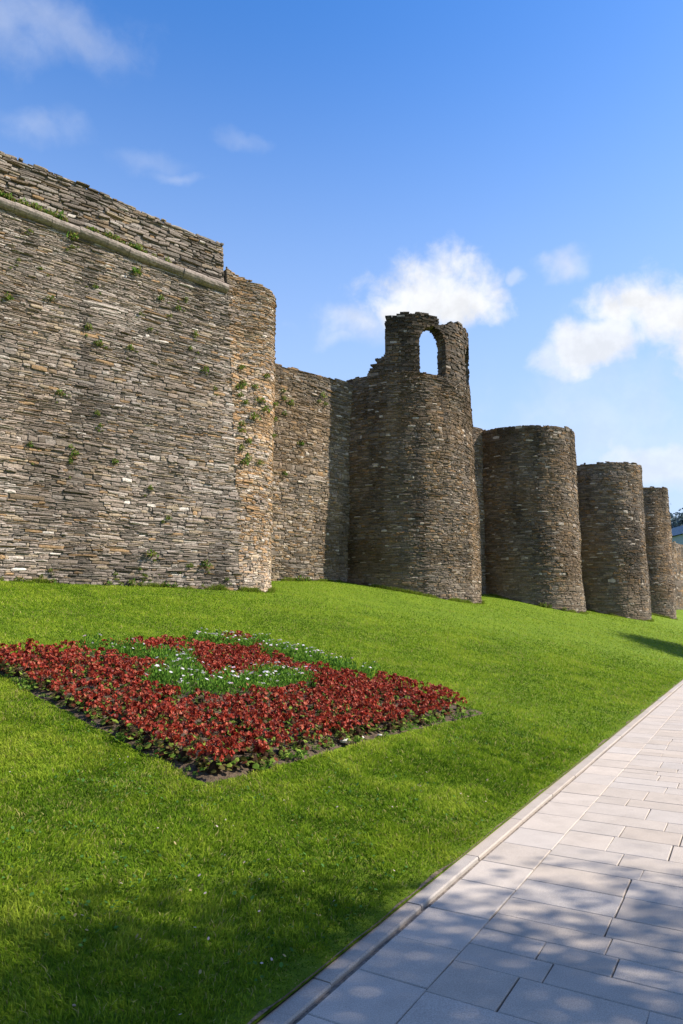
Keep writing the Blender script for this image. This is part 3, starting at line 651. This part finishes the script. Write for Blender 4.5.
# pale stones lying in the bed
def rock(p,h,label):
    mb=MB(); g=RNG; n=10; ring=[]
    for zz,k in ((0,.85),(.4,1.0),(.85,.6)):
        for i in range(n): a=i*2*PI/n; ring.append((h[0]*k*math.cos(a)*g.uniform(.7,1.2),h[1]*k*math.sin(a)*g.uniform(.7,1.2),h[2]*zz))
    ring.append((0,0,h[2]))
    V=np.array(ring); f=[[r*n+i,r*n+(i+1)%n,(r+1)*n+(i+1)%n,(r+1)*n+i] for r in (0,1) for i in range(n)]
    mb.add(V,[np.array(f),np.array([[2*n+i,2*n+(i+1)%n,3*n] for i in range(n)])],(1,1,1)); o=link('pale_stone',mb,[M_ROCK]); o.location=(p[0],p[1],float(H(*p))+.035); o['label']=label;o['category']='stone'
M_ROCK=mat('pale_rock',.8,.004,40,.15,20,base=(.5,.46,.41),tint=False)
rock((.03,7.50),(.06,.04,.045),'larger white stone on bare soil at the front right edge of the flower bed')
rock((.20,7.74),(.05,.03,.03),'smaller flat white stone just right of the larger one by the bed edge')
rock((-.98,7.95),(.04,.035,.15),'single white stone among the red flowers left of the middle')
rock((.42,7.98),(.03,.02,.018),'small beige stone on the soil farthest right of the pale stones')

# ------------------------------------------------------------------ grass blades
def blades(n,ymin,ymax,dens_pow,hgt,wid,seed,side=1.25):
    g=np.random.default_rng(seed)
    r=g.random(n); yy=(ymin**dens_pow+r*(ymax**dens_pow-ymin**dens_pow))**(1/dens_pow)
    xx=(g.random(n)*2-1)*yy*.50*side
    x,y=xx,yy; u,t=uv(x,y)
    ok=(t>1.850+(.004+.05*sst(.35,.8,fbm(u*2.5,0.,4.,4)))*(1.6*g.random(n)**1.3))&~inbed(x,y,-.02+.16*fbm(x*5,y*5,31.,3)**1.5)&(g.random(n)<(sst(ymin*.8,ymin*1.35,y) if ymin>3 else 1.)*(1-sst(ymax*.6,ymax,y)))
    x,y,t=x[ok],y[ok],t[ok]; u=u[ok]; 
    # not inside the walls
    def side_ok(x,y):
        d1=(x-P0[0])*FN[0]+(y-P0[1])*FN[1]; ins=(d1<.0)&(x<P1[0]); 
        ins|=(np.hypot(x-AC[0],y-AC[1])<RC)
        cd=(x-c0[0])*D[1]-(y-c0[1])*D[0]; ins|=(cd<0)&(x<4)
        for c,R in ((TC,3.9),((11.2,42.7),3.2),((19,51.5),3.1),((25.2,60),2.8)): ins|=np.hypot(x-c[0],y-c[1])<R
        return ~ins
    k=side_ok(x,y); x,y,t,u=x[k],y[k],t[k],u[k]; n=len(x)
    z=H(x,y); patch=fbm(x*1.1,y*1.1,0.,3); fine=fbm(x*7,y*7,5.,2)
    hs=hgt*(.55+.9*fine)*g.uniform(.6,1.3,n)*(.8+.5*patch); edge=sst(1.87,2.05,t); hs*=.55+.45*edge
    sc_=np.maximum(1,y/ymin)**.55; hs*=sc_**.6; w=wid*g.uniform(.6,1.4,n)*sc_
    a=g.uniform(0,2*PI,n); lean=g.normal(0,.5,(n,2))+ (np.c_[fbm(x*3,y*3,11.,2),fbm(x*3,y*3,17.,2)]-.5)*1.3
    t_=np.c_[np.cos(a),np.sin(a),0*a]; B=np.c_[x,y,z-.008]
    mid=B+np.c_[lean*hs[:,None]*.3,hs*.6]; tip=B+np.c_[lean*hs[:,None]*.95,hs*g.uniform(.75,1.0,n)]
    V=np.stack([B-t_*w[:,None]/2,B+t_*w[:,None]/2,mid+t_*w[:,None]*.42,mid-t_*w[:,None]*.42,tip],1)
    kx=np.clip((patch-.5)*1.3+(fine-.5)*1.1+.53+g.normal(0,.22,n),0,1)[:,None]
    C=np.where(kx<.5,GRASS_DARK+(GRASS_MID-GRASS_DARK)*kx*2,GRASS_MID+(GRASS_LITE-GRASS_MID)*(kx*2-1))
    dry=(g.random(n)<.06+.08*sst(.58,.7,fbm(x*.9+40,y*.9,2.,3)))[:,None]; C=np.where(dry,np.array((.36,.32,.11))*g.uniform(.7,1.2,(n,1)),C)
    base=(np.arange(n)*5)[:,None]
    return V.reshape(-1,3),base+np.array([[0,1,2,3]]),base+np.array([[3,2,4]]),np.repeat(C,5,0)
b=MB()
for args in ((420000,2.4,11,1.0,.031,.0044,1,1.35),(420000,4.5,26,.9,.032,.006,2,1.3),(240000,12,66,.8,.032,.012,3,1.15)):
    V,q,t3,C=blades(*args); b.add(V,[q,t3],C)
def fringe(S,s0,s1,n,seed):
    g=np.random.default_rng(seed); ss=g.uniform(s0,s1,n); P,Nn=S(ss,np.full(n,2.5)); zz=H(P[:,0],P[:,1]); P,Nn=S(ss,zz)
    P=P+Nn*(g.random((n,1))**2*.16); x,y=P[:,0],P[:,1]; z=H(x,y); k=fbm(ss*1.7,1.,seed,3); hs=.16*sst(.3,.75,k)*g.uniform(.4,1.3,n)+.02; w=g.uniform(.006,.012,n)
    a=g.uniform(0,2*PI,n); t_=np.c_[np.cos(a),np.sin(a),0*a]; B=np.c_[x,y,z-.01]; ln=g.normal(0,.4,(n,2))+Nn[:,:2]*.3
    mid=B+np.c_[ln*hs[:,None]*.3,hs*.6]; tip=B+np.c_[ln*hs[:,None],hs]
    V=np.stack([B-t_*w[:,None]/2,B+t_*w[:,None]/2,mid+t_*w[:,None]*.42,mid-t_*w[:,None]*.42,tip],1)
    C=GRASS_DARK+(GRASS_LITE-GRASS_DARK)*g.random((n,1)); C=np.where(g.random((n,1))<.12,np.array((.30,.26,.10)),C)
    base=(np.arange(n)*5)[:,None]; b.add(V.reshape(-1,3),[base+np.array([[0,1,2,3]]),base+np.array([[3,2,4]])],np.repeat(C,5,0))
fringe(S_face,-6,7.3,11000,1); fringe(S_arc,0,4,4500,2); fringe(S_c1,2.5,11,7000,3); fringe(S_t1,-2.8,6,8000,4); fringe(S_t2,-3,5,6000,5); fringe(S_t3,-2,5,4500,6); fringe(S_t4,-2,5,4000,7)
link('grass',b,[M_GRASS],kind='stuff',label='short green lawn grass sloping from the walls to the pavement',category='grass')
# broad-leaved clover and plantain patches in the near lawn
g=np.random.default_rng(12); n=5200; yy=g.uniform(2.5,10,n); xx=(g.random(n)*2-1)*yy*.62; u_,t_=uv(xx,yy)
ok=(t_>1.95)&~inbed(xx,yy,-.05)&(fbm(xx*1.4+5,yy*1.4,8.,3)>.53); xx,yy=xx[ok],yy[ok]; n=len(xx); z=H(xx,yy)+g.uniform(.018,.035,n)
b=MB(); R=g.uniform(.006,.013,n); ang=np.linspace(0,2*PI,6)[:-1]; tx=g.normal(0,.35,(n,2))
ca=np.cos(ang)[None]*R[:,None]; sa=np.sin(ang)[None]*R[:,None]
V=np.stack([xx[:,None]+ca,yy[:,None]+sa,z[:,None]+ca*tx[:,:1]+sa*tx[:,1:]],2)
b.add(V.reshape(-1,3),[(np.arange(n)*5)[:,None]+np.arange(5)[None]],np.repeat(np.array((.06,.14,.03))*g.uniform(.7,1.5,(n,1)),5,0))
link('clover',b,[M_LEAF],kind='stuff',label='small round clover leaves mixed into the lawn grass',category='clover')

g=np.random.default_rng(31); b=MB(); nf=0
while nf<130:
    y_=g.uniform(2.6,9); x_=g.uniform(-.6,.25)*y_
    if uv(x_,y_)[1]<2.0 or inbed(np.array(x_),np.array(y_),-.1) or fbm(x_*1.2,y_*1.2,50.,3)<.5: continue
    r=g.uniform(.005,.009); h=float(H(x_,y_))+g.uniform(.022,.034); c=np.array((.55,.42,.40)) if g.random()<.6 else np.array((.35,.27,.12)); tl=g.normal(0,.4,2)
    b.add([(x_+r*math.cos(a),y_+r*math.sin(a),h+r*(math.cos(a)*tl[0]+math.sin(a)*tl[1])) for a in np.linspace(0,2*PI,8)[:-1]],[np.array([list(range(7))])],c); nf+=1
link('clover_heads',b,[M_PETAL],kind='stuff',label='tiny faded clover heads scattered through the near lawn',category='clover heads')
# ------------------------------------------------------------------ trees
def leafcards(mb,P,size,cols,g):
    n=len(P); a=g.normal(0,1,(n,3)); a/=np.linalg.norm(a,axis=1)[:,None]; t=np.cross(a,g.normal(0,1,(n,3))); t/=np.linalg.norm(t,axis=1)[:,None]
    L=size*g.uniform(.6,1.3,n)[:,None]; W=L*.33
    V=np.stack([P-a*L*.5,P+t*W-a*L*.05,P+a*L*.5,P-t*W-a*L*.05],1); C=np.array(cols)[g.integers(len(cols),size=n)]*g.uniform(.8,1.2,(n,1))
    mb.add(V.reshape(-1,3),[(np.arange(n)*4)[:,None]+np.arange(4)[None]],np.repeat(C,4,0))
def limb(mb,a,c,r0,r1,seg=7,rings=4,bend=.1):
    a=np.array(a,float);c=np.array(c,float);d=c-a;d/=np.linalg.norm(d);s=np.cross(d,[.3,.9,.1]);s/=np.linalg.norm(s);q=np.cross(d,s);V=[]
    off=RNG.normal(0,bend,3)
    for k in range(rings+1):
        f=k/rings;p=a+(c-a)*f+off*math.sin(PI*f);r=r0+(r1-r0)*f
        for i in range(seg): x=i*2*PI/seg; V.append(p+r*(math.cos(x)*s+math.sin(x)*q))
    f=[[k*seg+i,k*seg+(i+1)%seg,(k+1)*seg+(i+1)%seg,(k+1)*seg+i] for k in range(rings) for i in range(seg)]
    mb.add(V,[np.array(f)])
def tree(x,y,z,trunk_h,cz,rad,nl,ls,label,seed,cols,nclump=55,tr=.18,lopen=.45,group=None):
    g=np.random.default_rng(seed); e=empty('tree',(x,y,z),label=label,category='tree')
    if group: e['group']=group
    b=MB(); limb(b,(0,0,-.2),(0,0,trunk_h),tr,tr*.75,10,5,.05)
    cl=[]
    for i in range(nclump):
        d=g.normal(0,1,3); d/=np.linalg.norm(d); cl.append(np.array([0,0,cz])+d*np.array(rad)*g.uniform(.45,1.0))
    for c in cl[:26]: limb(b,(0,0,trunk_h*g.uniform(.8,1.0)),c,tr*.4,.02,5,4,.2)
    link('trunk',b,[M_BARK],e)
    P=[]; m=nl//nclump
    for c in cl: P.append(c+g.normal(0,1,(m,3))*np.array(rad)*lopen*.36*g.uniform(.6,1.2))
    b=MB(); leafcards(b,np.concatenate(P),ls,cols,g); link('crown',b,[M_LEAF],e)
TL=[(.05,.11,.02),(.07,.14,.025),(.04,.09,.02),(.09,.16,.03)]
tree(9.0,1.45,-.02,3.2,6.6,(3.3,3.3,2.5),60000,.10,'leafy street tree on the verge nearest the camera',1,TL,95)
tree(22.9,30.6,-.02,3.0,6.3,(3.7,3.4,2.7),60000,.16,'leafy street tree farther along the verge',2,TL,70)
tree(*[float(v) for v in xy(55,-6.2)],-.02,3.0,6.3,(3.0,3.0,2.6),9000,.2,'leafy street tree farthest along the verge',3,TL,45)
tree(*[float(v) for v in xy(-6.5,-6.4)],-.02,3.2,6.4,(3.3,3.3,2.7),14000,.18,'unseen leafy tree, added to block sky light, on the verge behind the photographer',4,TL,60)  # out of view, added to block sky light and deepen the shade
tree(*[float(v) for v in xy(-15,-6.2)],-.02,3.2,6.4,(3.3,3.3,2.7),14000,.18,'unseen leafy tree, added to block sky light, on the verge, second one behind the photographer',5,TL,60)  # second unseen sky blocker added behind the camera
tree(-1.5,-9.5,.1,3.2,6.8,(3.8,3.8,3.0),16000,.18,'unseen broad leafy tree, added to block sky light, on the lawn behind the photographer',6,TL,60)  # also added out of view, to cut the sky fill from behind
# ------------------------------------------------------------------ distant building and trees
M_FAC=mat('haze_tinted_facade',.8,0,1,.06,.6,base=(.25,.30,.37),tint=False); M_GLS=mat('window_glass',.2,base=(.10,.13,.17),tint=False,spec=.6); M_ROOF=mat('slate_roof',.7,.02,3,.2,2,base=(.20,.23,.27),tint=False)  # bluish distance haze is put into the far building's own colours
bd=empty('apartment_building',(90,152,1.5),label='pale haze-tinted apartment block far behind the last tower at the right edge',category='building')
b=MB(); b.box((0,0,8),(18,6,10)); link('facade',b,[M_FAC],bd)
b=MB(); b.add([(-18.6,-6.6,18),(18.6,-6.6,18),(18.6,6.6,18),(-18.6,6.6,18),(-16,-3,20.4),(16,-3,20.4),(16,3,20.4),(-16,3,20.4)],[np.array([[0,1,5,4],[1,2,6,5],[2,3,7,6],[3,0,4,7],[4,5,6,7]])]); link('roof',b,[M_ROOF],bd)
for fl in range(5):
    for i in range(11):
        b=MB(); b.box((-16+i*3.2,-6.0,2.6+fl*3.3),(.65,.06,.85)); wn=link('window',b,[M_GLS],bd)
        b=MB(); b.box((-16+i*3.2,-6.08,1.7+fl*3.3),(.8,.1,.06)); link('sill',b,[M_FAC],wn)
for i,(x,y,lb) in enumerate(((88,178,'dark tree top behind the far apartment block, left one'),(99,180,'dark tree top behind the far apartment block, middle one'),(110,178,'dark tree top behind the far apartment block, right one'))):
    tree(x,y,2,10,20,(6.5,5,8),5000,.9,lb,20+i,[(.10,.14,.16),(.12,.16,.19)],40,.4)  # distance haze mixed into these leaf colours as a bluish tone
